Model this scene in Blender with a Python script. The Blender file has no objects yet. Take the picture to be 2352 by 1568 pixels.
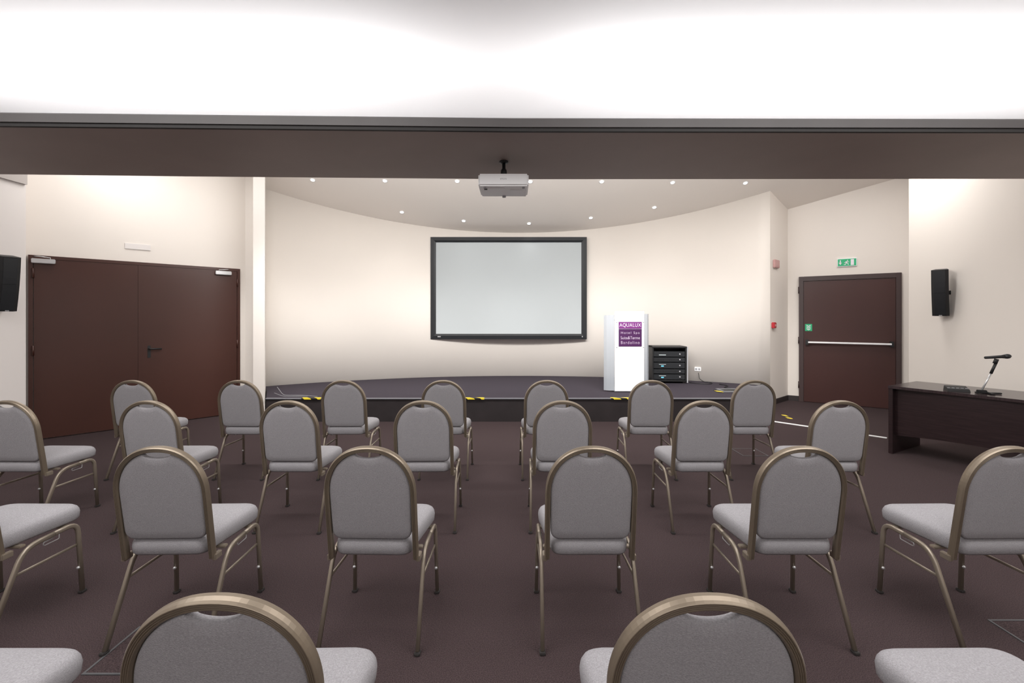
import bpy, bmesh, math, random
from mathutils import Vector, Matrix
random.seed(4)
scene = bpy.context.scene
scene.view_settings.view_transform = 'Standard'
COL = scene.collection
F = 1045.0; HZ = 730.0; CX = 1176.0; H = 1.5

# ------------------------------------------------------------ materials
def mat(name, color, rough=0.6, metal=0.0, noise=None, bump=None, spec=0.5, emit=None, estr=0, alpha=1.0, transmission=0.0):
    m = bpy.data.materials.new(name); m.use_nodes = True
    nt = m.node_tree; b = nt.nodes["Principled BSDF"]
    b.inputs["Base Color"].default_value = (*color, 1)
    b.inputs["Roughness"].default_value = rough
    b.inputs["Metallic"].default_value = metal
    b.inputs["Specular IOR Level"].default_value = spec
    b.inputs["Alpha"].default_value = alpha
    b.inputs["Transmission Weight"].default_value = transmission
    if emit:
        b.inputs["Emission Color"].default_value = (*emit, 1)
        b.inputs["Emission Strength"].default_value = estr
    tc = nt.nodes.new("ShaderNodeTexCoord")
    if noise:
        sc, amt, *st = noise
        n = nt.nodes.new("ShaderNodeTexNoise"); n.inputs["Scale"].default_value = sc
        n.inputs["Detail"].default_value = 4
        if st:
            mp = nt.nodes.new("ShaderNodeMapping"); mp.inputs["Scale"].default_value = st[0]
            nt.links.new(tc.outputs["Object"], mp.inputs["Vector"]); nt.links.new(mp.outputs[0], n.inputs["Vector"])
        else:
            nt.links.new(tc.outputs["Object"], n.inputs["Vector"])
        r = nt.nodes.new("ShaderNodeValToRGB")
        r.color_ramp.elements[0].position = 0.3; r.color_ramp.elements[1].position = 0.7
        r.color_ramp.elements[0].color = (*[c*(1-amt) for c in color], 1)
        r.color_ramp.elements[1].color = (*[min(1, c*(1+amt)) for c in color], 1)
        nt.links.new(n.outputs["Fac"], r.inputs["Fac"]); nt.links.new(r.outputs["Color"], b.inputs["Base Color"])
    if bump:
        sc, st = bump
        n = nt.nodes.new("ShaderNodeTexNoise"); n.inputs["Scale"].default_value = sc
        n.inputs["Detail"].default_value = 3
        nt.links.new(tc.outputs["Object"], n.inputs["Vector"])
        bp = nt.nodes.new("ShaderNodeBump"); bp.inputs["Strength"].default_value = st
        bp.inputs["Distance"].default_value = 0.01
        nt.links.new(n.outputs["Fac"], bp.inputs["Height"]); nt.links.new(bp.outputs["Normal"], b.inputs["Normal"])
    return m

M_wall = mat("wall_paint", (0.83, 0.775, 0.72), 0.75, noise=(0.6, 0.012), bump=(60, 0.03))
M_wallp = mat("wall_paint_cool", (0.80, 0.76, 0.74), 0.75, bump=(60, 0.03))
M_pil = mat("wall_paint_dimmed", (0.68, 0.635, 0.595), 0.75, bump=(60, 0.03))  # wall paint darkened to offset the bright spots near the pilaster
M_shade = mat("wall_paint_shaded", (0.50, 0.46, 0.44), 0.75, bump=(60, 0.03))  # side wall paint copied darker, shade put into the colour
M_white = mat("ceiling_paint", (0.86, 0.86, 0.865), 0.8, bump=(40, 0.02))
M_ceil = mat("stage_ceiling_paint", (0.82, 0.765, 0.715), 0.8, bump=(40, 0.02))
M_carpet = mat("carpet", (0.056, 0.0385, 0.040), 0.95, noise=(240, 0.6), bump=(300, 0.5), spec=0.15)
M_stagetop = mat("stage_carpet", (0.047, 0.039, 0.051), 0.9, noise=(230, 0.35), bump=(320, 0.5), spec=0.2)
M_stagefr = mat("stage_fascia", (0.018, 0.013, 0.014), 0.6, noise=(6, 0.2))
M_brown = mat("beam_brown", (0.320, 0.258, 0.234), 0.6, noise=(1.5, 0.05), bump=(30, 0.02))
M_lip = mat("cove_profile", (0.085, 0.078, 0.078), 0.55, noise=(2, 0.1))
M_black = mat("black_plastic", (0.012, 0.012, 0.013), 0.5)
M_dark = mat("gap_shade", (0.02, 0.018, 0.018), 0.7)  # black colour stands in for the shade below the cove lip
M_frame = mat("screen_frame_black", (0.018, 0.02, 0.023), 0.4)
M_screen = mat("projection_fabric", (0.49, 0.525, 0.54), 0.8, noise=(0.8, 0.015), spec=0.1)
M_door = mat("door_brown", (0.056, 0.019, 0.013), 0.38, noise=(1.2, 0.08), bump=(25, 0.02))
M_door2 = mat("exit_door_brown", (0.055, 0.020, 0.017), 0.4, noise=(1.2, 0.08))
M_doorfr = mat("door_frame_brown", (0.055, 0.034, 0.033), 0.45)
M_silver = mat("silver_metal", (0.62, 0.62, 0.63), 0.35, metal=0.6)
M_whitepl = mat("white_plastic", (0.92, 0.92, 0.93), 0.4)
M_greypl = mat("grey_plastic", (0.38, 0.38, 0.40), 0.5)
M_cable = mat("cable_grey", (0.20, 0.20, 0.21), 0.5)
M_rim = mat("hatch_rim", (0.085, 0.085, 0.09), 0.5, metal=0.3)
M_fabric = mat("chair_fabric", (0.312, 0.302, 0.316), 0.95, noise=(220, 0.17, (1, 1, 2.2)), bump=(420, 0.3), spec=0.15)
M_bronze = mat("bronze_frame", (0.225, 0.182, 0.135), 0.36, metal=0.5, noise=(8, 0.06))
M_bronze2 = mat("bronze_leg", (0.29, 0.245, 0.195), 0.36, metal=0.45, noise=(8, 0.06))
M_rubber = mat("rubber_foot", (0.03, 0.026, 0.025), 0.7)
M_wenge = mat("wenge_wood", (0.022, 0.012, 0.013), 0.32, noise=(5, 0.35, (1, 1, 14)))
M_wenget = mat("wenge_top", (0.036, 0.023, 0.025), 0.2, noise=(5, 0.3, (14, 1, 1)))
M_acryl = mat("frosted_acrylic", (0.46, 0.49, 0.53), 0.2, alpha=0.62)
M_lect = mat("lectern_white", (0.88, 0.88, 0.91), 0.35)
M_purple = mat("sign_purple", (0.155, 0.024, 0.165), 0.4)
M_purpled = mat("sign_plum", (0.055, 0.011, 0.068), 0.4)
M_txt = mat("sign_lettering", (0.85, 0.8, 0.86), 0.5)
M_txt2 = mat("sign_lettering_soft", (0.55, 0.45, 0.58), 0.5)
M_green = mat("sign_green", (0.02, 0.36, 0.16), 0.4, emit=(0.02, 0.5, 0.2), estr=0.15)
M_red = mat("alarm_red", (0.45, 0.02, 0.03), 0.4)
M_pink = mat("alarm_pale_red", (0.58, 0.34, 0.33), 0.5)
M_led = mat("blue_led", (0.1, 0.5, 0.8), 0.4, emit=(0.2, 0.7, 1.0), estr=0.9)
M_ledw = mat("white_led", (0.8, 0.9, 0.9), 0.4, emit=(0.8, 0.95, 1.0), estr=0.2)
M_lamp = mat("downlight_glow", (1, 1, 1), 0.4, emit=(1.0, 0.98, 0.96), estr=14)
M_strip = mat("nosing_aluminium", (0.22, 0.22, 0.245), 0.45, metal=0.3)
M_base = mat("baseboard_dark", (0.035, 0.028, 0.028), 0.5)
# striped tape
M_tape = bpy.data.materials.new("hazard_tape"); M_tape.use_nodes = True
nt = M_tape.node_tree; b = nt.nodes["Principled BSDF"]
tc = nt.nodes.new("ShaderNodeTexCoord"); w = nt.nodes.new("ShaderNodeTexWave"); w.inputs["Scale"].default_value = 3.2
w.wave_type = 'BANDS'; w.bands_direction = 'DIAGONAL'
r = nt.nodes.new("ShaderNodeValToRGB"); r.color_ramp.interpolation = 'CONSTANT'
r.color_ramp.elements[0].color = (0.012, 0.012, 0.012, 1); r.color_ramp.elements[1].color = (0.75, 0.58, 0.03, 1); r.color_ramp.elements[1].position = 0.45
nt.links.new(tc.outputs["Object"], w.inputs["Vector"]); nt.links.new(w.outputs["Fac"], r.inputs["Fac"]); nt.links.new(r.outputs["Color"], b.inputs["Base Color"])

# ------------------------------------------------------------ helpers
def tag(o, label=None, category=None, kind=None, group=None):
    if label: o["label"] = label
    if category: o["category"] = category
    if kind: o["kind"] = kind
    if group: o["group"] = group
    return o

def mesh(name, verts, faces, m, parent=None, smooth=False, loc=None, rot=None, mats=None, fmi=None):
    me = bpy.data.meshes.new(name)
    me.from_pydata([tuple(v) for v in verts], [], faces)
    bm = bmesh.new(); bm.from_mesh(me); bmesh.ops.recalc_face_normals(bm, faces=bm.faces); bm.to_mesh(me); bm.free()
    if mats:
        for mm in mats: me.materials.append(mm)
        for i, p in enumerate(me.polygons): p.material_index = fmi[i]
    else:
        me.materials.append(m)
    if smooth:
        for p in me.polygons: p.use_smooth = True
    o = bpy.data.objects.new(name, me); COL.objects.link(o)
    if parent: o.parent = parent
    if loc: o.location = loc
    if rot: o.rotation_euler = rot
    return o

def empty(name, loc, rz=0.0, **kw):
    o = bpy.data.objects.new(name, None); o.empty_display_size = 0.1; COL.objects.link(o)
    o.location = loc; o.rotation_euler = (0, 0, rz)
    tag(o, **kw); return o

def boxes_bm(specs, name, m, parent=None, loc=None, rot=None, bevel=0.0):
    bm = bmesh.new()
    for c, s in specs:
        g = bmesh.ops.create_cube(bm, size=1.0)
        bmesh.ops.scale(bm, vec=s, verts=g['verts']); bmesh.ops.translate(bm, vec=c, verts=g['verts'])
    if bevel: bmesh.ops.bevel(bm, geom=bm.edges[:], offset=bevel, segments=2, affect='EDGES')
    me = bpy.data.meshes.new(name); bm.to_mesh(me); bm.free(); me.materials.append(m)
    o = bpy.data.objects.new(name, me); COL.objects.link(o)
    if loc: o.location = loc
    if rot: o.rotation_euler = rot
    if parent: o.parent = parent
    return o
def each(specs, name, m, parent, bevel=0.0):
    return [boxes_bm([s], name, m, parent, bevel=bevel) for s in specs]
def box(name, c, s, m, parent=None):
    return boxes_bm([((0, 0, 0), s)], name, m, parent, loc=c)

def sweep_geo(path, prof, B):
    B = Vector(B).normalized(); path = [Vector(p) for p in path]
    V = []; Fc = []; n = len(prof)
    for i, p in enumerate(path):
        a = path[max(i-1, 0)]; c = path[min(i+1, len(path)-1)]
        T = (c-a).normalized(); N = B.cross(T).normalized(); B2 = T.cross(N).normalized()
        for (u, v) in prof: V.append(p + N*u + B2*v)
    for i in range(len(path)-1):
        for j in range(n):
            Fc.append((i*n+j, i*n+(j+1) % n, (i+1)*n+(j+1) % n, (i+1)*n+j))
    Fc.append(tuple(range(n))[::-1]); Fc.append(tuple((len(path)-1)*n+j for j in range(n)))
    return V, Fc

def sweep(name, path, prof, B, m, parent=None, smooth=True, loc=None):
    V, Fc = sweep_geo(path, prof, B); return mesh(name, V, Fc, m, parent, smooth, loc)

def circ(r, n=12): return [(r*math.cos(2*math.pi*i/n), r*math.sin(2*math.pi*i/n)) for i in range(n)]

def rrect(w, d, r, n=3):
    P = []
    for (cx, cy, a0) in ((w/2-r, d/2-r, 0), (-w/2+r, d/2-r, 90), (-w/2+r, -d/2+r, 180), (w/2-r, -d/2+r, 270)):
        for k in range(n+1):
            a = math.radians(a0+90*k/n); P.append((cx+r*math.cos(a), cy+r*math.sin(a)))
    return P

def rounded_poly(cs, rs, n=6):
    out = []; N = len(cs)
    for i in range(N):
        p = Vector(cs[i]); a = Vector(cs[i-1]); c = Vector(cs[(i+1) % N]); r_ = rs[i]
        p0 = p+(a-p).normalized()*r_; p1 = p+(c-p).normalized()*r_
        for k in range(n+1):
            t = k/n; out.append(p0*(1-t)**2+p*2*t*(1-t)+p1*t*t)
    return out

def smooth_path(pts, rs, n=6):
    pts = [Vector(p) for p in pts]; out = [pts[0]]
    for i in range(1, len(pts)-1):
        p = pts[i]; a = pts[i-1]; c = pts[i+1]; r_ = rs[i-1]
        p0 = p+(a-p).normalized()*r_; p1 = p+(c-p).normalized()*r_
        for k in range(n+1):
            t = k/n; out.append(p0*(1-t)**2+p*2*t*(1-t)+p1*t*t)
    out.append(pts[-1]); return out

def loft(name, rings, c0, c1, m, parent=None, smooth=True):
    n = len(rings[0]); V = [v for r_ in rings for v in r_]; Fc = []
    for i in range(len(rings)-1):
        for j in range(n):
            Fc.append((i*n+j, i*n+(j+1) % n, (i+1)*n+(j+1) % n, (i+1)*n+j))
    V.append(Vector(c0)); V.append(Vector(c1)); k = len(rings)*n; L = (len(rings)-1)*n
    for j in range(n):
        Fc.append((k, (j+1) % n, j)); Fc.append((k+1, L+j, L+(j+1) % n))
    return mesh(name, V, Fc, m, parent, smooth)

def lathe(name, prof, m, parent=None, n=24, loc=None, rot=None, smooth=True):
    V = []; Fc = []
    for r_, z in prof:
        for j in range(n):
            a = 2*math.pi*j/n; V.append((r_*math.cos(a), r_*math.sin(a), z))
    for i in range(len(prof)-1):
        for j in range(n):
            Fc.append((i*n+j, i*n+(j+1) % n, (i+1)*n+(j+1) % n, (i+1)*n+j))
    Fc.append(tuple(range(n))); Fc.append(tuple((len(prof)-1)*n+j for j in range(n)))
    return mesh(name, V, Fc, m, parent, smooth, loc, rot)

def prism(name, poly, z0, z1, m, parent=None, mats=None):
    n = len(poly); V = [(p[0], p[1], z0) for p in poly]+[(p[0], p[1], z1(p) if callable(z1) else z1) for p in poly]
    Fc = [tuple(range(n))[::-1], tuple(range(n, 2*n))]+[(i, (i+1) % n, n+(i+1) % n, n+i) for i in range(n)]
    fmi = None
    if mats: fmi = [0, 0]+[1]*n
    return mesh(name, V, Fc, m, parent, mats=mats, fmi=fmi)

def extrude_yz(name, stations, prof, m, smooth=False):
    n = len(prof); V = []; Fc = []
    for x, y in stations: V += [(x, y+a, z) for a, z in prof]
    for i in range(len(stations)-1):
        for j in range(n): Fc.append((i*n+j, i*n+(j+1) % n, (i+1)*n+(j+1) % n, (i+1)*n+j))
    Fc.append(tuple(range(n))); Fc.append(tuple((len(stations)-1)*n+j for j in range(n)))
    return mesh(name, V, Fc, m, None, smooth)

def text(name, body, width, m, parent, loc, rot=(math.pi/2, 0, 0), hmax=None, spacing=1.0, thin=0.0):
    cu = bpy.data.curves.new(name, 'FONT'); cu.body = body; cu.align_x = 'CENTER'; cu.align_y = 'CENTER'
    cu.extrude = 0.0; cu.space_character = spacing; cu.offset = -thin
    t = bpy.data.objects.new(name+"_c", cu); COL.objects.link(t); bpy.context.view_layer.update()
    dg = bpy.context.evaluated_depsgraph_get()
    me = bpy.data.meshes.new_from_object(t.evaluated_get(dg)); bpy.data.objects.remove(t)
    xs = [v.co.x for v in me.vertices]; ys = [v.co.y for v in me.vertices]
    s = width/(max(xs)-min(xs)); sy = s
    if hmax: sy = hmax/(max(ys)-min(ys))
    cx = (max(xs)+min(xs))/2; cy = (max(ys)+min(ys))/2
    for v in me.vertices: v.co = ((v.co.x-cx)*s, (v.co.y-cy)*sy, 0)
    me.materials.clear(); me.materials.append(m)
    o = bpy.data.objects.new(name, me); COL.objects.link(o); o.parent = parent; o.location = loc; o.rotation_euler = rot
    return o

# ------------------------------------------------------------ room shell
def cz(y): return 6.403-0.35*y        # sloping stage ceiling
FC = 3.5                              # front ceiling
def wall(name, path, z0, ztop, m, label, th=0.1):
    P = [Vector((*p, 0)) for p in path]; n = len(P); out = []
    for i in range(n):
        a = P[max(i-1, 0)]; c = P[min(i+1, n-1)]; d = (c-a).normalized()
        out.append(P[i]+Vector((-d.y, d.x, 0))*th)
    V = []; Fc = []
    for i in range(n):
        zt = ztop(P[i].y) if callable(ztop) else ztop
        V += [(P[i].x, P[i].y, z0), (P[i].x, P[i].y, zt), (out[i].x, out[i].y, zt), (out[i].x, out[i].y, z0)]
    for i in range(n-1):
        for j in range(4): Fc.append((i*4+j, i*4+(j+1) % 4, (i+1)*4+(j+1) % 4, (i+1)*4+j))
    Fc.append((0, 1, 2, 3)); Fc.append(tuple((n-1)*4+j for j in (3, 2, 1, 0)))
    o = mesh(name, V, Fc, m); tag(o, label, "wall", "structure"); return o

CC = Vector((0.15, 1.66)); R = 7.47
def arc_pt(a, r=R): return (CC.x+r*math.sin(a), CC.y+r*math.cos(a))
aR = math.asin(4.27/R); aL = -math.asin(4.38/R)
arc = [arc_pt(aL+(aR-aL)*i/48) for i in range(49)]
A = (-5.93, 5.55); B = (-4.25, 7.25); E0 = arc[-1]; E1 = (5.05, 8.33); E2 = (6.44, 7.38)
wall("wall_left", [(-5.6, -4), (-5.6, 5.24)], 0, FC, M_wallp, "smooth off-white painted side wall carrying a speaker")
wall("wall_left_upper", [(-5.6, 4.3), (-5.6, 5.24)], FC, cz, M_wallp, "off-white wall above the side wall")
wall("wall_left_return", [(-5.6, 5.24), A], 0, cz, M_wallp, "short off-white return beside the double door")
wall("wall_entrance", [A, B], 0, cz, M_wall, "cream painted wall around the brown double door")
wall("wall_entrance_end", [B, (-3.98, 7.25)], 0, cz, M_wall, "narrow cream wall beside the pilaster")
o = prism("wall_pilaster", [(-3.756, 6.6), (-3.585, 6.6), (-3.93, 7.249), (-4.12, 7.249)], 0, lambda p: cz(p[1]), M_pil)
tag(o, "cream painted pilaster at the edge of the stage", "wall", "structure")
wall("wall_pilaster_return", [(-3.95, 7.25), arc[0]], 0, cz, M_wall, "short cream return behind the pilaster")
o = wall("wall_stage", arc, 0, cz, M_wall, "curved cream painted wall behind the stage")
for i, p in enumerate(o.data.polygons):
    if i < 48*4: p.use_smooth = (i % 4 in (0, 2))
wall("wall_stage_side", [E0, E1], 0, cz, M_wall, "short angled cream wall with a fire alarm")
wall("wall_exit", [E1, E2], 0, cz, M_wall, "cream wall around the emergency exit door")
wall("wall_right_return", [E2, (5.6, 6.42)], 0, cz, M_wallp, "short off-white return beside the exit door")
wall("wall_right", [(5.6, 6.42), (5.6, -4)], 0, FC, M_wall, "cream painted side wall carrying a speaker")
wall("wall_right_upper", [(5.6, 6.42), (5.6, 4.3)], FC, cz, M_wall, "cream wall above the side wall")
wall("wall_back", [(5.6, -4), (-5.6, -4)], 0, FC, M_wallp, "plain off-white rear wall of the room")
o = box("floor", (0, 2.8, -0.05), (15, 14, 0.1), M_carpet); tag(o, "dark plum-brown short pile carpet floor", "floor", "structure")
o = box("ceiling", (0, 0.3, FC+0.05), (11.3, 8.6, 0.1), M_white); tag(o, "smooth white ceiling washed by cove lighting", "ceiling", "structure")
y0, y1 = 4.3, 10.0
V = [(-7.2, y0, cz(y0)), (7.2, y0, cz(y0)), (7.2, y1, cz(y1)), (-7.2, y1, cz(y1))]
V += [(v[0], v[1], v[2]+0.1) for v in V]
o = mesh("ceiling_stage", V, [(0, 1, 2, 3), (4, 5, 6, 7), (0, 1, 5, 4), (1, 2, 6, 5), (2, 3, 7, 6), (3, 0, 4, 7)], M_ceil)
tag(o, "sloping warm grey ceiling over the stage", "ceiling", "structure")
# bulkhead & brown beam
o = extrude_yz("wall_bulkhead", [(-5.59, 0), (5.59, 0)], [(4.17, 2.832), (4.58, 3.5), (4.58, 4.79), (4.62, 4.77), (4.62, 3.46), (4.21, 2.832)], M_white)
tag(o, "white bulkhead above the brown ceiling beam", "wall", "structure")
front = [(-5.59, 3.02), (-3.0, 3.09), (0, 3.165), (5.59, 3.185)]
rear = [(5.59, 4.25), (0, 4.265), (-3.0, 4.18), (-5.59, 4.08)]
o = prism("trim_1", front+rear, 2.80, 2.83, M_brown); tag(o, "wide brown painted soffit of the ceiling beam", "beam", "structure")
o = extrude_yz("trim_2", front, [(-0.014, 2.822), (-0.014, 2.878), (-0.008, 2.886), (0.022, 2.886), (0.022, 2.832), (0.0, 2.822)], M_lip, smooth=False)
tag(o, "dark grey lip of the cove light trough", "trim", "structure")
o = prism("trim_3", [(x, y-0.004) for x, y in front]+[(x, y+0.02) for x, y in front[::-1]], 2.797, 2.822, M_dark)
tag(o, "black strip painted as the shadow under the cove lip", "trim", "structure")
o = box("trim_4", (-5.585, 4.765, 3.28), (0.03, 0.93, 0.5), M_shade); tag(o, "darker strip atop the side wall with shade painted in", "trim", "structure")
wall("baseboard_stage_side", [(E0[0]+0.02, E0[1]-0.0), (E1[0], E1[1]-0.02)], 0, 0.09, M_base, "dark baseboard below the fire alarm", 0.015)
wall("baseboard_exit", [(E1[0]-0.01, E1[1]-0.02), (E1[0]+0.826*0.17, E1[1]-0.563*0.17-0.012)], 0, 0.09, M_base, "dark baseboard beside the exit door", 0.015)
wall("baseboard_left", [(-5.585, -4), (-5.585, 5.22)], 0, 0.09, M_base, "dark baseboard along the side wall", 0.014)
wall("baseboard_right", [(5.585, 6.4), (5.585, -4)], 0, 0.09, M_base, "dark baseboard along the side wall", 0.014)

# ------------------------------------------------------------ stage
SZ = 0.34
sp = [(-3.56, 6.585), (3.35, 6.585), (E0[0]-0.03, E0[1]-0.03)]
sp += [arc_pt(aR+(aL-aR)*i/40, R-0.008) for i in range(1, 40)]+[(arc[0][0]+0.05, arc[0][1]), (-3.90, 7.24)]
st = empty("stage_platform", (0, 6.6, 0), label="low carpeted stage with dark fascia against the curved wall", category="stage")
o = prism("platform", [(x, y-6.6) for x, y in sp], 0, SZ, None, st, mats=[M_stagetop, M_stagefr])
o = boxes_bm([((-0.105, -0.014, SZ-0.0055), (6.91, 0.045, 0.012))], "nosing", M_strip, st); o["label"] = "pale metal edge strip"
for X in (-2.90, -0.54, 1.57):
    o = boxes_bm([((0, 0, 0), (0.28, 0.07, 0.003)), ((0, -0.0355, -0.008), (0.28, 0.002, 0.019))], "warning_tape", M_tape, loc=(X, 6.594, SZ+0.0026))
    tag(o, "yellow and black hazard tape stuck on stage edge", "tape", group="hazard tapes on the stage edge")

# ------------------------------------------------------------ lights
def ceilpos(u, v):
    Y = 4.903/((HZ-v)/F+0.35); return Vector(((u-CX)/F*Y, Y, cz(Y)))
tilt = math.atan(-0.35)
for (u, v) in [(718, 413), (884, 415), (1050, 416), (1218, 417), (1382, 417), (1545, 419), (1712, 420), (923, 487), (1065, 507), (1215, 513), (1357, 500), (1503, 476)]:
    p = ceilpos(u, v)
    e = empty("recessed_downlight", p, label="small round recessed downlight glowing in sloping ceiling", category="ceiling light", group="downlights over the stage")
    e.rotation_euler = (tilt, 0, 0)
    lathe("trim_ring", [(0.030, -0.004), (0.042, -0.006), (0.045, 0.0), (0.045, 0.002), (0.030, 0.002)], M_whitepl, e)
    lathe("lens", [(0.001, -0.006), (0.029, -0.006), (0.029, -0.001), (0.001, -0.001)], M_lamp, e)
    L = bpy.data.lights.new("spot", 'SPOT'); L.energy = 5; L.spot_size = math.radians(100); L.spot_blend = 1.0; L.shadow_soft_size = 0.06
    L.color = (1.0, 0.97, 0.94)
    lo = bpy.data.objects.new("lamp_beam", L); COL.objects.link(lo); lo.location = p+Vector((0, -0.01, -0.03))
    lo.rotation_euler = (math.radians(-12), 0, 0)

def area(name, loc, sx, sy, energy, color=(1, 0.98, 0.965), rot=(0, 0, 0)):
    L = bpy.data.lights.new(name, 'AREA'); L.shape = 'RECTANGLE'; L.size = sx; L.size_y = sy; L.energy = energy; L.color = color
    o = bpy.data.objects.new(name, L); COL.objects.link(o); o.location = loc; o.rotation_euler = rot; return o
area("audience_fill", (-2.4, 1.3, 3.47), 3.6, 2.2, 128)  # unseen fill lights added above the audience for soft even light
area("audience_fill", (2.4, 1.3, 3.47), 3.6, 2.2, 128)
area("audience_fill", (0, -2.4, 3.47), 6.0, 1.6, 110)  # added rear fill, out of view behind the camera
area("stage_wash_fill", (0.1, 4.9, 3.45), 5.0, 0.4, 150, (1, 0.985, 0.96), (math.radians(32), 0, 0))  # hidden fill added behind the beam to brighten the curved wall
area("stage_ceiling_fill", (0.0, 5.0, 3.25), 8.0, 0.2, 62, (1, 0.985, 0.965), (math.radians(115), 0, 0))  # added upward fill, unseen, lightens the sloping stage ceiling
area("recess_fill", (-4.5, 5.6, 3.9), 1.6, 0.6, 27, (1, 0.98, 0.96))  # hidden fills added to brighten the walls around the doors
area("recess_fill", (4.9, 6.1, 3.9), 1.2, 0.6, 32, (1, 0.98, 0.96))
# fill spots added unseen behind the beam, aimed at the foot of the curved wall
for X, tx, en in ((-2.7, -3.95, 330), (-1.7, -2.4, 270), (-0.6, -0.9, 310), (0.7, 1.1, 310), (1.8, 2.6, 270), (2.8, 4.1, 330)):
    L = bpy.data.lights.new("wall_foot_fill", 'SPOT'); L.energy = en; L.spot_size = math.radians(58); L.spot_blend = 1.0; L.shadow_soft_size = 0.4
    L.color = (1.0, 0.98, 0.95)
    lo = bpy.data.objects.new("wall_foot_fill", L); COL.objects.link(lo); lo.location = (X, 4.85, 3.2)
    ang = math.asin((tx-CC.x)/R); ty = CC.y+R*math.cos(ang)
    lo.rotation_euler = (Vector((tx, ty, 0.15))-lo.location).to_track_quat('-Z', 'Y').to_euler()
area("cove_light", (-2.95, 3.52, 2.86), 4.3, 0.2, 33, (0.99, 0.99, 1), (math.pi, 0, 0))
area("cove_light", (2.95, 3.56, 2.86), 5.0, 0.2, 40, (0.99, 0.99, 1), (math.pi, 0, 0))
area("cove_light", (-0.2, 3.62, 2.86), 1.2, 0.1, 3.2, (0.99, 0.99, 1), (math.pi, 0, 0))  # weak fill added to soften the dark gap between the cove lamps

# ------------------------------------------------------------ projection screen
sc = empty("projection_screen", (-0.065, 8.93, 2.085), label="wide projection screen with black frame on curved wall", category="screen")
W, Hh, fw = 3.06, 2.0, 0.105
def framegeo(W, Hh, fw, d):
    o_ = [(-W/2, -Hh/2), (W/2, -Hh/2), (W/2, Hh/2), (-W/2, Hh/2)]
    i_ = [(-W/2+fw, -Hh/2+fw), (W/2-fw, -Hh/2+fw), (W/2-fw, Hh/2-fw), (-W/2+fw, Hh/2-fw)]
    m_ = [((a[0]*0.35+b_[0]*0.65), (a[1]*0.35+b_[1]*0.65)) for a, b_ in zip(o_, i_)]
    V = []
    for ring, y in ((o_, d/2), (o_, -d/2+0.012), (m_, -d/2), (i_, -d/2+0.02), (i_, d/2)): V += [(x, y, z) for x, z in ring]
    Fc = []
    for k in range(5):
        for j in range(4):
            k2 = (k+1) % 5; Fc.append((k*4+j, k*4+(j+1) % 4, k2*4+(j+1) % 4, k2*4+j))
    return V, Fc
V, Fc = framegeo(W, Hh, fw, 0.07); mesh("frame", V, Fc, M_frame, sc)
boxes_bm([((0, -0.005, 0), (W-2*fw+0.004, 0.012, Hh-2*fw+0.004))], "screen_surface", M_screen, sc)
each([((-W/2+0.17, -0.037, -Hh/2+0.05), (0.06, 0.004, 0.018)), ((W/2-0.09, -0.037, -Hh/2+0.05), (0.02, 0.004, 0.02))], "badge", M_silver, sc)
each([((-1.0, 0.085, 0.3), (0.1, 0.1, 0.1)), ((1.0, 0.085, 0.3), (0.1, 0.1, 0.1)), ((-1.0, 0.085, -0.7), (0.1, 0.1, 0.1)), ((1.0, 0.085, -0.7), (0.1, 0.1, 0.1))], "wall_bracket", M_black, sc)

# ------------------------------------------------------------ projector
pj = empty("projector", (-0.068, 3.78, 2.8), label="white projector hanging from a black ceiling mount", category="projector")
bm = bmesh.new(); bmesh.ops.create_cube(bm, size=1.0); bmesh.ops.scale(bm, vec=(0.40, 0.33, 0.098), verts=bm.verts)
bmesh.ops.bevel(bm, geom=bm.edges[:], offset=0.012, segments=3, affect='EDGES'); me = bpy.data.meshes.new("body"); bm.to_mesh(me); bm.free()
me.materials.append(M_whitepl)
o = bpy.data.objects.new("body", me); COL.objects.link(o); o.parent = pj; o.location = (0, 0, -0.20)
each([((-0.06, 0.0, -0.251), (0.14, 0.2, 0.004)), ((0.1, 0.03, -0.251), (0.1, 0.15, 0.004))], "underside_panel", M_whitepl, pj, bevel=0.0015)
each([((-0.15, -0.12, -0.253), (0.02, 0.02, 0.012)), ((0.16, -0.12, -0.253), (0.02, 0.02, 0.012)), ((0, 0.14, -0.255), (0.03, 0.02, 0.016))], "foot", M_greypl, pj, bevel=0.0015)
lathe("lens", [(0.03, 0), (0.034, 0.02), (0.028, 0.026), (0.002, 0.02)], M_black, pj, loc=(0.02, 0.16, -0.20), rot=(-math.pi/2, 0, 0))
lathe("mount_plate", [(0.036, 0), (0.038, -0.005), (0.038, -0.012), (0.018, -0.018)], M_black, pj)
lathe("mount_pole", [(0.014, -0.015), (0.014, -0.06), (0.024, -0.075), (0.026, -0.10), (0.022, -0.11), (0.016, -0.125)], M_black, pj)
boxes_bm([((0, 0, -0.138), (0.11, 0.03, 0.010)), ((0, 0, -0.138), (0.03, 0.16, 0.010)), ((0.045, 0, -0.146), (0.018, 0.03, 0.014)), ((-0.045, 0, -0.146), (0.018, 0.03, 0.014)), ((0, 0, -0.128), (0.04, 0.04, 0.018))], "mount_arm", M_black, pj)
text("lettering", "EPSON", 0.05, M_greypl, pj, (0.0, -0.1655, -0.195))
boxes_bm([((-0.145, -0.08, -0.2545), (0.025, 0.02, 0.004))], "infrared_window", M_black, pj)

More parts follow.
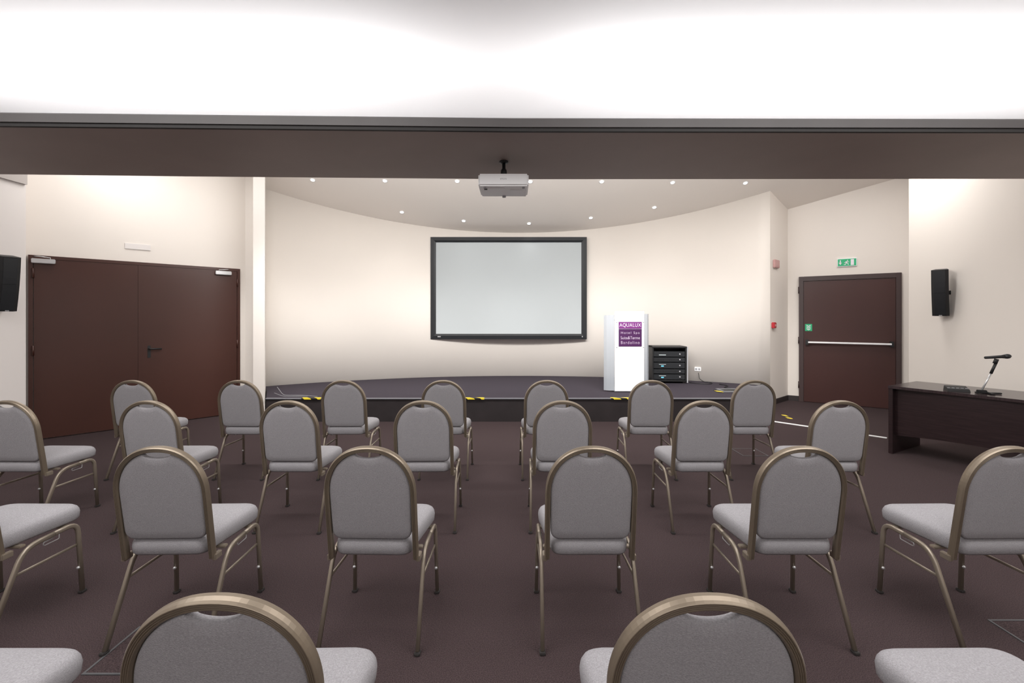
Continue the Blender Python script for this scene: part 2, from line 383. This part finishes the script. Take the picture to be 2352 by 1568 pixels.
# ------------------------------------------------------------ double door
dd = Vector((B[0]-A[0], B[1]-A[1])).normalized(); th = math.atan2(dd.y, dd.x)
def onwall(P, d, s, z, off=0.0):
    n = Vector((d.y, -d.x)); return (P[0]+d.x*s+n.x*off, P[1]+d.y*s+n.y*off, z)
D1 = empty("door_1", onwall(A, dd, 0.02, 0, 0.0), th, label="dark brown double door with black lever handle", category="door", kind="structure")
Wd = 2.285; Hd = 2.27; sp_ = 1.055
boxes_bm([((0.02, -0.02, Hd/2), (0.04, 0.06, Hd)), ((Wd-0.02, -0.02, Hd/2), (0.04, 0.06, Hd)), ((Wd/2, -0.02, Hd-0.02), (Wd-0.08, 0.06, 0.04))], "door_frame", M_door, D1)
def leaf(x0, x1):
    e = empty("door_leaf", (x0, -0.02, 0)); e.parent = D1
    del_w = x1-x0
    boxes_bm([((del_w/2, 0, Hd/2-0.015), (del_w, 0.05, Hd-0.05))], "panel", M_door, e, bevel=0.003)
    return e
L1 = leaf(0.045, sp_-0.003); L2 = leaf(sp_+0.003, Wd-0.045)
boxes_bm([((0.0, -0.028, Hd/2-0.015), (0.035, 0.008, Hd-0.06))], "astragal", M_door, L2)
boxes_bm([((0.10, -0.028, 1.03), (0.035, 0.006, 0.17))], "lock_plate", M_black, L2, bevel=0.002)
hp = smooth_path([(0.10, -0.03, 1.07), (0.10, -0.075, 1.07), (0.235, -0.075, 1.065)], [0.02])
sweep("handle", hp, circ(0.011), (0, 0, 1), M_black, L2)
def closer(x, z, par, w_=0.21, s_=1):
    boxes_bm([((x, -0.05, z), (w_, 0.05, 0.055))], "closer_body", M_silver, par, bevel=0.006)
    sweep("closer_arm", [(x-s_*0.06, -0.055, z+0.02), (x-s_*0.06, -0.06, z+0.045), (x+s_*0.04, -0.11, z+0.05), (x+s_*0.08, -0.03, z+0.055)], circ(0.006, 8), (0, 0, 1), M_silver, par)
closer(0.085, 2.20, L1, 0.21, -1); closer(2.07-sp_-0.02, 2.19, L2, 0.21, 1)
for z in (2.05, 0.25, 1.1):
    lathe("hinge", [(0.012, -0.06), (0.012, 0.06)], M_door, D1, loc=(Wd-0.04, -0.056, z), n=10)
    lathe("hinge", [(0.012, -0.06), (0.012, 0.06)], M_door, D1, loc=(0.04, -0.056, z), n=10)
o = boxes_bm([((0, -0.006, 0), (0.28, 0.010, 0.08))], "wall_plate", M_wallp, loc=onwall(A, dd, 1.06, 2.485), rot=(0, 0, th), bevel=0.003)
tag(o, "slim white blank plate on the wall above double door", "wall fixture")

# ------------------------------------------------------------ exit door
de = Vector((E2[0]-E1[0], E2[1]-E1[1])).normalized(); te = math.atan2(de.y, de.x)
D2 = empty("door_2", onwall(E1, de, 0.172, 0), te, label="dark brown emergency exit door with white push bar", category="door", kind="structure")
Wd = 1.416; Hd = 2.24
boxes_bm([((0.035, -0.02, Hd/2), (0.07, 0.07, Hd)), ((Wd-0.035, -0.02, Hd/2), (0.07, 0.07, Hd)), ((Wd/2, -0.02, Hd-0.04), (Wd-0.14, 0.07, 0.08))], "door_frame", M_doorfr, D2, bevel=0.003)
e = empty("door_leaf", (0.072, -0.012, 0)); e.parent = D2
lw = Wd-0.144
boxes_bm([((lw/2, 0, Hd/2-0.04), (lw, 0.045, Hd-0.09))], "panel", M_door2, e, bevel=0.003)
sweep("push_bar", [(0.07, -0.095, 1.07), (lw-0.06, -0.095, 1.07)], rrect(0.05, 0.03, 0.01), (0, 0, 1), M_whitepl, e, smooth=False)
each([((0.055, -0.06, 1.07), (0.05, 0.09, 0.09)), ((lw-0.055, -0.06, 1.07), (0.05, 0.09, 0.09))], "bar_bracket", M_black, e, bevel=0.006)
gs = empty("sign_plate", (0.075, -0.026, 1.33)); gs.parent = e; gs["label"] = "small green push sign"
boxes_bm([((0, 0, 0), (0.105, 0.006, 0.125))], "plate", M_green, gs, bevel=0.002)
for dz in (0.03, 0.0, -0.03):
    mesh("chevron", [(-0.03, -0.004, dz+0.018), (0, -0.004, dz-0.004), (0.03, -0.004, dz+0.018), (0.03, -0.004, dz+0.004), (0, -0.004, dz-0.02), (-0.03, -0.004, dz+0.004)], [(0, 1, 4, 5), (1, 2, 3, 4)], M_txt, gs)
for z in (2.0, 1.1, 0.3):
    lathe("hinge", [(0.012, -0.06), (0.012, 0.06)], M_doorfr, D2, loc=(0.0, -0.05, z), n=10)
# exit sign
es = empty("exit_sign", onwall(E1, de, 0.871, 2.455, 0.0), te, label="green emergency exit sign with running figure and arrow", category="exit sign")
es.scale = (0.74, 1, 0.92)
boxes_bm([((0, -0.015, 0), (0.37, 0.03, 0.155))], "housing", M_whitepl, es, bevel=0.004)
boxes_bm([((0, -0.031, 0), (0.345, 0.004, 0.13))], "panel", M_green, es)
def flat(name, polys, m, par, y):
    V = []; Fc = []
    for P in polys:
        k = len(V); V += [(x, y, z) for x, z in P]; Fc.append(tuple(range(k, k+len(P))))
    return mesh(name, V, Fc, m, par)
flat("arrow", [[(-0.135, 0.045), (-0.115, 0.045), (-0.115, -0.01), (-0.135, -0.01)], [(-0.155, 0.0), (-0.095, 0.0), (-0.125, -0.045)]], M_txt, es, -0.0345)
flat("doorway", [[(0.07, -0.055), (0.13, -0.055), (0.13, 0.055), (0.07, 0.055)]], M_txt, es, -0.0345)
flat("running_figure", [[(0.0, 0.035), (0.012, 0.047), (0.024, 0.035), (0.012, 0.023)], [(-0.02, 0.02), (0.01, 0.02), (0.005, -0.012), (-0.02, -0.012)],
     [(0.0, -0.01), (0.03, -0.025), (0.028, -0.05), (0.018, -0.05), (0.016, -0.03), (-0.012, -0.012)], [(-0.02, -0.01), (-0.008, -0.012), (-0.025, -0.045), (-0.06, -0.045), (-0.06, -0.036), (-0.032, -0.034)],
     [(0.0, 0.018), (0.045, 0.008), (0.043, 0.0), (0.0, 0.006)], [(-0.018, 0.018), (-0.05, -0.005), (-0.043, -0.012), (-0.018, 0.004)]], M_txt, es, -0.0345)

# alarm devices
ds = Vector((E1[0]-E0[0], E1[1]-E0[1])).normalized(); ts = math.atan2(ds.y, ds.x)
o = empty("fire_alarm_sounder", onwall(E0, ds, 0.22, 2.44), ts, label="pale red fire alarm box mounted on cream wall", category="fire alarm")
boxes_bm([((0, -0.02, 0), (0.21, 0.04, 0.14))], "housing", M_pink, o, bevel=0.008)
boxes_bm([((0, -0.042, 0), (0.17, 0.006, 0.09))], "front_panel", M_pink, o, bevel=0.002)
o = empty("fire_call_point", onwall(E0, ds, 0.10, 1.375), ts, label="small red manual fire call point on wall", category="fire alarm")
boxes_bm([((0, -0.025, 0), (0.10, 0.05, 0.10))], "housing", M_red, o, bevel=0.008)
boxes_bm([((0, -0.052, 0), (0.045, 0.004, 0.036))], "glass_plate", M_pink, o)

# ------------------------------------------------------------ speakers
def speaker(wx, cx, cy, z, label, yaw=0.85, lean=6):
    s = 1 if wx > 0 else -1
    e = empty("wall_speaker", (wx, cy, z), 0, label=label, category="loudspeaker", group="wall speakers")
    c = empty("cabinet", (cx-wx, 0, 0)); c.parent = e
    c.rotation_euler = (math.radians(lean), 0, math.atan2(-cx, cy)*yaw)
    poly = [(-0.082, -0.06), (-0.05, -0.074), (0.05, -0.074), (0.082, -0.06), (0.055, 0.07), (-0.055, 0.07)]
    V = []; Fc = []; hs = [-0.295, -0.15, 0, 0.15, 0.295]; n = len(poly)
    for z_ in hs:
        off = 0.018*(z_/0.295)**2
        V += [(x, y+off, z_) for x, y in poly]
    for i in range(len(hs)-1):
        for j in range(n): Fc.append((i*n+j, i*n+(j+1) % n, (i+1)*n+(j+1) % n, (i+1)*n+j))
    Fc.append(tuple(range(n))); Fc.append(tuple((len(hs)-1)*n+j for j in range(n)))
    mesh("enclosure", V, Fc, M_black, c)
    for z0_, z1_ in ((-0.28, 0.0), (0.006, 0.28)):
        V = []; Fc = []
        zs = [z0_+(z1_-z0_)*k/4 for k in range(5)]
        for z_ in zs:
            off = 0.018*(z_/0.295)**2
            V += [(-0.052, -0.080+off, z_), (0.052, -0.080+off, z_), (0.052, -0.073+off, z_), (-0.052, -0.073+off, z_)]
        for k in range(4):
            for j in range(4): Fc.append((k*4+j, k*4+(j+1) % 4, k*4+4+(j+1) % 4, k*4+4+j))
        Fc += [(0, 1, 2, 3), (16, 17, 18, 19)]
        mesh("grille", V, Fc, M_frame, c)
    boxes_bm([((0.0, -0.069, -0.285), (0.03, 0.008, 0.008))], "badge", M_greypl, c)
    w_ = abs(wx-cx)-0.03
    boxes_bm([((-s*0.005, 0, 0.0), (0.010, 0.03, 0.05)), ((-s*w_/2, 0, 0), (w_, 0.016, 0.016))], "bracket", M_black, e)
    return e
speaker(-5.6, -5.42, 4.88, 1.87, "black wall speaker on bracket beside the double door", 1.3, 12)
speaker(5.6, 5.485, 5.82, 1.825, "black wall speaker on bracket above the dark desk", 1.15, 9)

# ------------------------------------------------------------ lectern
lc = empty("lectern", (1.835, 7.12, SZ+0.005), 0, label="white lectern with clear side wings and purple sign", category="lectern")
boxes_bm([((0, 0.0, 0.635), (0.46, 0.03, 1.25))], "front_panel", M_lect, lc, bevel=0.004)
boxes_bm([((0, 0.17, 0.012), (0.46, 0.34, 0.024))], "base", M_acryl, lc, bevel=0.004)
boxes_bm([((0, 0.17, 1.12), (0.44, 0.30, 0.02))], "reading_shelf", M_acryl, lc, bevel=0.004)
def slab(name, pts, z0, z1, t, m, par):
    P = [Vector(p) for p in pts]; n_ = len(P); f = []; bk = []
    for i in range(n_):
        d = (P[min(i+1, n_-1)]-P[max(i-1, 0)]).normalized(); nn = Vector((-d.y, d.x))*t/2
        f.append(P[i]+nn); bk.append(P[i]-nn)
    return prism(name, f+bk[::-1], z0, z1, m, par)
slab("side_wing", [(-0.235, 0.0), (-0.30, 0.008), (-0.35, 0.025), (-0.385, 0.055)], 0.02, 1.20, 0.010, M_acryl, lc)
slab("side_wing", [(0.235, 0.0), (0.28, 0.008), (0.30, 0.025), (0.315, 0.055)], 0.02, 1.22, 0.010, M_acryl, lc)
boxes_bm([((0.01, -0.018, 1.042), (0.36, 0.006, 0.105))], "sign_plate", M_purple, lc)
boxes_bm([((0.01, -0.018, 0.847), (0.36, 0.006, 0.272))], "sign_plate", M_purpled, lc)
text("lettering", "AQUALUX", 0.335, M_txt, lc, (0.01, -0.0225, 1.040), hmax=0.066, spacing=1.08, thin=0.012)
text("lettering", "Hotel Spa", 0.29, M_txt2, lc, (0.01, -0.0225, 0.920), hmax=0.046, spacing=1.3, thin=0.006)
text("lettering", "Suite&Terme", 0.30, M_txt2, lc, (0.01, -0.0225, 0.846), hmax=0.046, thin=0.006)
text("lettering", "Bardolino", 0.29, M_txt2, lc, (0.01, -0.0225, 0.772), hmax=0.046, spacing=1.3, thin=0.006)
for x in (-0.2, 0.215):
    for z in (1.09, 0.70):
        lathe("fixing_screw", [(0.009, 0), (0.009, 0.006), (0.002, 0.008)], M_silver, lc, loc=(x, -0.015, z), rot=(math.pi/2, 0, 0), n=10)

# ------------------------------------------------------------ AV rack
rk = empty("equipment_rack", (2.79, 8.06, SZ+0.005), math.radians(-4), label="low black audio equipment rack with blue lights on stage", category="equipment rack")
RW, RH, RD = 0.60, 0.65, 0.40
boxes_bm([((-RW/2+0.012, RD/2, RH/2+0.015), (0.024, RD, RH-0.03)), ((RW/2-0.012, RD/2, RH/2+0.015), (0.024, RD, RH-0.03)), ((0, RD/2, RH-0.012), (RW, RD+0.02, 0.024)), ((0, RD/2, 0.042), (RW, RD, 0.024)), ((0, RD-0.01, RH/2), (RW-0.05, 0.01, RH-0.06))], "cabinet", M_black, rk, bevel=0.002)
boxes_bm([((RW/2+0.012, RD/2, RH/2), (0.02, RD, RH-0.02))], "side_panel", M_greypl, rk)
each([((x, y, 0.015), (0.04, 0.04, 0.03)) for x in (-0.26, 0.26) for y in (0.05, 0.34)], "caster", M_rubber, rk)
zz = 0.060
for i, hgt in enumerate((0.10, 0.085, 0.11, 0.085, 0.10)):
    u_ = empty("rack_unit", (0, 0.02, zz+hgt/2)); u_.parent = rk
    boxes_bm([((0, 0.1, 0), (RW-0.06, 0.22, hgt-0.008))], "chassis", M_frame, u_, bevel=0.003)
    if i in (0, 2):
        boxes_bm([((-0.12, -0.013, -0.01), (0.045, 0.004, 0.016))], "display", M_led, u_)
        boxes_bm([((-0.12, -0.013, 0.02), (0.12, 0.004, 0.005))], "indicator", M_ledw, u_)
    elif i == 4:
        boxes_bm([((-0.12, -0.013, -0.015), (0.12, 0.004, 0.008))], "indicator", M_ledw, u_)
    else:
        o = boxes_bm([((x*0.035-0.2, -0.013, 0), (0.02, 0.005, 0.02)) for x in range(12)], "button_row", M_black, u_)
        o["kind"] = "stuff"
    lathe("knob", [(0.014, 0), (0.013, 0.014), (0.001, 0.015)], M_greypl, u_, loc=(0.18, -0.011, 0), rot=(math.pi/2, 0, 0), n=12)
    zz += hgt+0.006
a_s = math.asin((3.42-CC.x)/R); px_, py_ = arc_pt(a_s, R-0.002)
o = empty("power_socket", (px_, py_, 0.56), -a_s, label="white wall power socket beside the black rack", category="socket")
boxes_bm([((0, -0.006, 0), (0.11, 0.014, 0.075))], "plate", M_whitepl, o, bevel=0.004)
each([((-0.026, -0.014, 0), (0.035, 0.004, 0.035)), ((0.026, -0.014, 0), (0.035, 0.004, 0.035))], "outlet", M_greypl, o)
pth = [(3.40, 8.30, 0.50), (3.40, 8.26, 0.40), (3.45, 8.2, SZ+0.010), (3.58, 8.1, SZ+0.010), (3.45, 7.92, SZ+0.010), (3.28, 7.98, SZ+0.010), (3.16, 8.1, SZ+0.010)]
o = sweep("power_cable", smooth_path(pth, [0.03, 0.05, 0.08, 0.08, 0.08]), circ(0.006, 8), (0, 0.1, 1), M_black); tag(o, "black cable lying on stage behind rack", "cable")
pth = [(3.60, 7.9, SZ+0.010), (3.7, 7.75, SZ+0.010), (3.5, 7.55, SZ+0.010), (3.62, 7.4, SZ+0.010)]
o = sweep("power_cable", smooth_path(pth, [0.08, 0.08]), circ(0.006, 8), (0, 0.1, 1), M_black); tag(o, "black cable curled near the stage floor box", "cable")
o = empty("floor_box", (3.47, 7.22, SZ+0.005), label="open black floor box with yellow tape on stage", category="floor box")
boxes_bm([((0, -0.13, 0.008), (0.36, 0.03, 0.016)), ((0, 0.13, 0.008), (0.36, 0.03, 0.016)), ((-0.165, 0, 0.008), (0.03, 0.25, 0.016)), ((0.165, 0, 0.008), (0.03, 0.25, 0.016))], "rim", M_cable, o)
boxes_bm([((0, 0, 0.004), (0.31, 0.24, 0.008))], "lid", M_black, o)
boxes_bm([((-0.22, -0.05, 0.002), (0.07, 0.2, 0.004))], "tape", M_tape, o)
for k, (p_) in enumerate([[(-3.48, 6.74, 0.48), (-3.38, 6.72, 0.36), (-3.1, 6.75, 0.352), (-2.85, 6.66, 0.352)], [(-3.49, 6.68, 0.40), (-3.35, 6.65, 0.355), (-3.0, 6.68, 0.352)]]):
    o = sweep("signal_cable", smooth_path(p_, [0.05]*(len(p_)-2)), circ(0.0045, 8), (0, 1, 0.1), M_cable); tag(o, "thin grey cable on the stage beside pilaster", "cable")

# ------------------------------------------------------------ desk
dk_d = Vector((0.49, -0.872)).normalized(); tdk = math.atan2(dk_d.y, dk_d.x)
LD, WD = 1.5, 0.73
dk = empty("desk", (4.17, 5.05, 0), tdk, label="dark wenge office desk with curved modesty panel", category="desk")
boxes_bm([((LD/2, WD/2, 0.735), (LD, WD, 0.03))], "desktop", M_wenget, dk, bevel=0.003)
boxes_bm([((0.02, WD/2, 0.36), (0.04, WD-0.03, 0.72))], "leg_panel", M_wenge, dk, bevel=0.002)
boxes_bm([((LD-0.02, WD/2, 0.36), (0.04, WD-0.03, 0.72))], "leg_panel", M_wenge, dk, bevel=0.002)
V = []; Fc = []; n = 16
for i in range(n+1):
    t = i/n; x = 0.04+(LD-0.08)*t; zb = 0.20+0.05*math.sin(math.pi*t)
    bow = 0.07-0.05*math.sin(math.pi*t)
    V += [(x, bow, zb), (x, bow, 0.72), (x, bow+0.02, 0.72), (x, bow+0.02, zb)]
for i in range(n):
    for j in range(4): Fc.append((i*4+j, i*4+(j+1) % 4, i*4+4+(j+1) % 4, i*4+4+j))
Fc += [(0, 1, 2, 3), (n*4, n*4+3, n*4+2, n*4+1)]
mesh("modesty_panel", V, Fc, M_wenge, dk)
# mic stand
ms = empty("microphone_stand", (4.71, 4.50, 0.751), math.radians(-20), label="tabletop microphone on silver stand with black base", category="microphone")
boxes_bm([((0, 0, 0.008), (0.20, 0.035, 0.014)), ((0, 0, 0.008), (0.035, 0.16, 0.014)), ((-0.05, 0.0, 0.02), (0.07, 0.04, 0.03))], "base", M_black, ms, bevel=0.004)
sweep("stem", [(-0.05, 0, 0.03), (0.02, 0, 0.20)], circ(0.008, 10), (0, 1, 0), M_silver, ms)
sweep("upper_stem", [(0.02, 0, 0.20), (0.06, 0, 0.31)], circ(0.012, 10), (0, 1, 0), M_black, ms)
sweep("clip", [(0.05, 0, 0.30), (0.065, 0, 0.345)], rrect(0.03, 0.03, 0.008), (0, 1, 0), M_black, ms)
lathe("microphone_body", [(0.008, -0.09), (0.013, -0.085), (0.015, 0.04), (0.019, 0.06), (0.012, 0.062)], M_black, ms, loc=(0.06, 0, 0.365), rot=(0, math.radians(84), 0), n=16)
lathe("microphone_head", [(0.012, 0.058), (0.021, 0.066), (0.024, 0.082), (0.021, 0.10), (0.011, 0.112), (0.002, 0.115)], M_frame, ms, loc=(0.06, 0, 0.365), rot=(0, math.radians(84), 0), n=16)
cb = empty("conference_unit", (4.555, 4.66, 0.751), math.radians(-25), label="flat black control unit lying on the desk", category="electronics")
mesh("housing", [(-0.09, -0.05, 0), (0.09, -0.05, 0), (0.09, 0.05, 0), (-0.09, 0.05, 0), (-0.085, -0.045, 0.025), (0.085, -0.045, 0.025), (0.085, 0.045, 0.05), (-0.085, 0.045, 0.05)],
     [(0, 1, 2, 3), (4, 5, 6, 7), (0, 1, 5, 4), (1, 2, 6, 5), (2, 3, 7, 6), (3, 0, 4, 7)], M_black, cb)
each([((x*0.035, -0.02, 0.034), (0.02, 0.012, 0.004)) for x in (-2, -1, 0, 1, 2)], "button", M_greypl, cb)

# ------------------------------------------------------------ floor marks and hatches
def strip(name, p, q, w_, m, label, cat):
    p = Vector(p); q = Vector(q); d = (q-p); L = d.length; c = (p+q)/2
    o = boxes_bm([((0, 0, 0.003), (L, w_, 0.006))], name, m, loc=(c.x, c.y, 0), rot=(0, 0, math.atan2(d.y, d.x))); tag(o, label, cat); return o
strip("floor_strip", (3.72, 6.66), (4.36, 6.0), 0.05, M_whitepl, "thin white strip on the dark carpet", "floor marking")
strip("floor_strip", (4.5, 5.87), (4.68, 5.68), 0.05, M_whitepl, "thin white strip on the dark carpet near desk", "floor marking")
o = boxes_bm([((0, 0, 0.002), (0.06, 0.28, 0.004))], "warning_tape", M_tape, loc=(4.17, 6.9, 0), rot=(0, 0, -0.2)); tag(o, "yellow and black hazard tape on the carpet", "tape")
def hatch(x, y, s, label):
    e = empty("floor_hatch", (x, y, 0), label=label, category="floor box", group="floor hatches in the carpet")
    h = s/2; t = 0.010
    boxes_bm([((0, -h, 0.002), (s+t, t, 0.004)), ((0, h, 0.002), (s+t, t, 0.004)), ((-h, 0, 0.002), (t, s-t, 0.004)), ((h, 0, 0.002), (t, s-t, 0.004))], "rim", M_rim, e)
    boxes_bm([((0, 0, 0.001), (s-t, s-t, 0.002))], "lid", M_carpet, e)
hatch(-1.66, 2.06, 0.29, "square carpeted floor hatch with metal rim"); hatch(2.52, 2.10, 0.31, "square carpeted floor hatch with metal rim"); hatch(2.65, 5.08, 0.27, "square carpeted floor hatch with metal rim")

# ------------------------------------------------------------ chair
LEAN = 0.15
def by(z): return -0.165-(z-0.385)*LEAN
def se(c, e=2.18): return math.copysign(abs(c)**(2/e), c)
chair = empty("banquet_chair", (0, 0, 0), label="grey upholstered banquet chair with rounded bronze frame", category="chair", group="banquet chairs in rows")
rx, ry, zc0 = 0.1970, 0.2095, 0.702
path = [(-0.1975, by(z), z) for z in (0.385, 0.45, 0.52, 0.60, 0.66)]
for i in range(41):
    a = math.pi-math.pi*i/40; x = rx*se(math.cos(a)); z = zc0+ry*se(math.sin(a)); path.append((x, by(z), z))
path += [(0.1975, by(z), z) for z in (0.66, 0.60, 0.52, 0.45, 0.385)]
w2, d2 = 0.0115, 0.0160
prof = [(-w2+0.003, -d2), ]
k = 4
for i in range(k):
    a0 = -w2+0.003+(2*w2-0.006)*i/k; a1 = -w2+0.003+(2*w2-0.006)*(i+1)/k; g = (a1-a0)*0.22
    prof += [(a0+g, -d2-0.0010), (a1-g, -d2-0.0010), (a1, -d2+0.0006)]
prof += [(w2, -d2+0.005), (w2+0.0015, 0), (w2, d2-0.005), (w2-0.005, d2), (-w2+0.005, d2), (-w2, d2-0.005), (-w2-0.0015, 0), (-w2, -d2+0.005)]
PN = Vector((0, 1, LEAN)).normalized()
sweep("back_frame", path, prof, PN, M_bronze, chair, smooth=False)
# back pad
out = []
PW = 0.1840
for p in rounded_poly([(-PW+0.001, 0.70), (-PW+0.001, 0.480), (PW-0.001, 0.480), (PW-0.001, 0.70)], [0.001, 0.048, 0.048, 0.001], 8)[9:27]:
    out.append((p[0], p[1]))
prx, pry = 0.1850, 0.1970
def padtop(a): return (prx*se(math.cos(a)), zc0+pry*se(math.sin(a)))
a_end = math.acos((0.064/prx)**(2.18/2))
out.append((PW, 0.60)); out.append((PW+0.0005, 0.66))
for i in range(15): out.append(padtop(a_end*i/14))
zt = padtop(a_end)[1]
for i in range(1, 14):
    t = -1+2*i/14; x = -0.064*t; out.append((x, zt-0.020*(1-t*t)**0.7))
for i in range(15): out.append(padtop(math.pi-a_end+a_end*i/14))
out.append((-PW-0.0005, 0.66)); out.append((-PW, 0.60))
def padring(s, yo):
    r_ = []
    for (x, z) in out:
        x2 = x*s; z2 = 0.69+(z-0.69)*s; r_.append(Vector((x2, by(z2)+yo, z2)))
    return r_
rings = [padring(0.45, -0.0145), padring(0.80, -0.0142), padring(0.955, -0.013), padring(0.985, -0.010), padring(1.0, -0.005), padring(1.0, 0.007), padring(0.975, 0.016), padring(0.92, 0.024), padring(0.7, 0.032), padring(0.4, 0.036)]
loft("backrest", rings, (0, by(0.69)-0.015, 0.69), (0, by(0.69)+0.037, 0.69), M_fabric, chair)
# seat
so = rounded_poly([(-0.172, -0.188), (0.172, -0.188), (0.226, 0.238), (-0.226, 0.238)], [0.05, 0.05, 0.09, 0.09], 8)
scy = 0.03; SU = 0.012
def sring(ins, z):
    r_ = []
    for p in so:
        v = Vector((p[0], p[1]-scy)); L = v.length; v = v*(L-ins)/L
        zz_ = z+(SU if z > 0.42 else 0)-(0.006*max(0, (v.y-0.10)/0.13)**2 if z > 0.43 else 0)
        r_.append(Vector((v.x, v.y+scy, zz_)))
    return r_
rings = [sring(0.03, 0.402), sring(0.008, 0.404), sring(0.0, 0.414), sring(-0.003, 0.430), sring(0.0, 0.447), sring(0.008, 0.460), sring(0.022, 0.469), sring(0.05, 0.476), sring(0.10, 0.482)]
loft("seat", rings, (0, scy, 0.402), (0, scy, 0.485+SU), M_fabric, chair)
# legs
lprof = rrect(0.024, 0.018, 0.007)
for s in (-1, 1):
    x = 0.2185*s
    fp = smooth_path([(x+0.008*s, 0.205, 0.012), (x, 0.186, 0.391), (x, 0.06, 0.388)], [0.06])
    sweep("leg", fp, lprof, (1, 0, 0), M_bronze2, chair)
    rp = smooth_path([(x, 0.062, 0.388), (x, -0.085, 0.384), (x+0.006*s, -0.25, 0.012)], [0.07])
    sweep("leg", rp, lprof, (1, 0, 0), M_bronze2, chair)
    each([((x+0.008*s, 0.206, 0.007), (0.026, 0.034, 0.014)), ((x+0.0065*s, -0.252, 0.007), (0.026, 0.034, 0.014))], "foot_glide", M_rubber, chair, bevel=0.003)
    sweep("side_rail", [(x, -0.135, 0.275), (x, 0.190, 0.272)], rrect(0.014, 0.009, 0.004), (1, 0, 0), M_bronze2, chair)
    each([((0.207*s, -0.15, 0.385), (0.02, 0.05, 0.028)), ((0.15*s, -0.08, 0.394), (0.12, 0.03, 0.012)), ((0.15*s, 0.13, 0.394), (0.12, 0.03, 0.012))], "bracket", M_bronze2, chair, bevel=0.003)
    lathe("stacking_button", [(0.008, 0), (0.0085, 0.004), (0.006, 0.009), (0.001, 0.010)], M_silver, chair, loc=(x+0.005*s, 0.188, 0.145), rot=(math.pi/2, 0, 0), n=12)
    hk = smooth_path([(0.205*s, 0.10, 0.375), (0.205*s, 0.10, 0.345), (0.205*s, 0.02, 0.345), (0.205*s, 0.02, 0.362), (0.205*s, 0.07, 0.362)], [0.008]*3, 3)
    sweep("linking_hook", hk, circ(0.0025, 6), (1, 0, 0), M_silver, chair)

parts = list(chair.children)
spots = []
for X in (-1.53, -0.622, 0.418, 1.325): spots.append((X, 1.19, 0))
for X in (-2.58, -1.60, -0.64, 0.36, 1.31, 2.24): spots.append((X, 2.287, 0))
for X in (-3.53, -2.55, -1.565, -0.63, 0.36, 1.345, 2.30): spots.append((X, 3.42, 0))
for X in (-3.53, -2.53, -1.57, -0.635, 0.315, 1.30, 2.25): spots.append((X, 4.46, 0))
rnd = [0, 1.2, -1.0, 0.6, -0.5, 1.5, -1.4, 0.3]
for i, (X, Y, rz) in enumerate(spots):
    if i == 0:
        c = chair
    else:
        c = chair.copy(); COL.objects.link(c)
        for p in parts:
            q = p.copy(); q.parent = c; COL.objects.link(q)
    c.location = (X, Y, 0); c.rotation_euler = (0, 0, math.radians(rnd[i % 8]*1.0))

# ------------------------------------------------------------ world + camera
w = bpy.data.worlds.new("world"); scene.world = w; w.use_nodes = True
w.node_tree.nodes["Background"].inputs["Color"].default_value = (0.9, 0.9, 1, 1); w.node_tree.nodes["Background"].inputs["Strength"].default_value = 0.3
cam = bpy.data.cameras.new("camera"); co = bpy.data.objects.new("camera", cam); COL.objects.link(co)
cam.sensor_width = 36; cam.lens = F/2352*36; cam.shift_y = -(784-HZ)/2352; cam.clip_start = 0.05
co.location = (0, 0, H); co.rotation_euler = (math.pi/2, 0, 0)
scene.camera = co
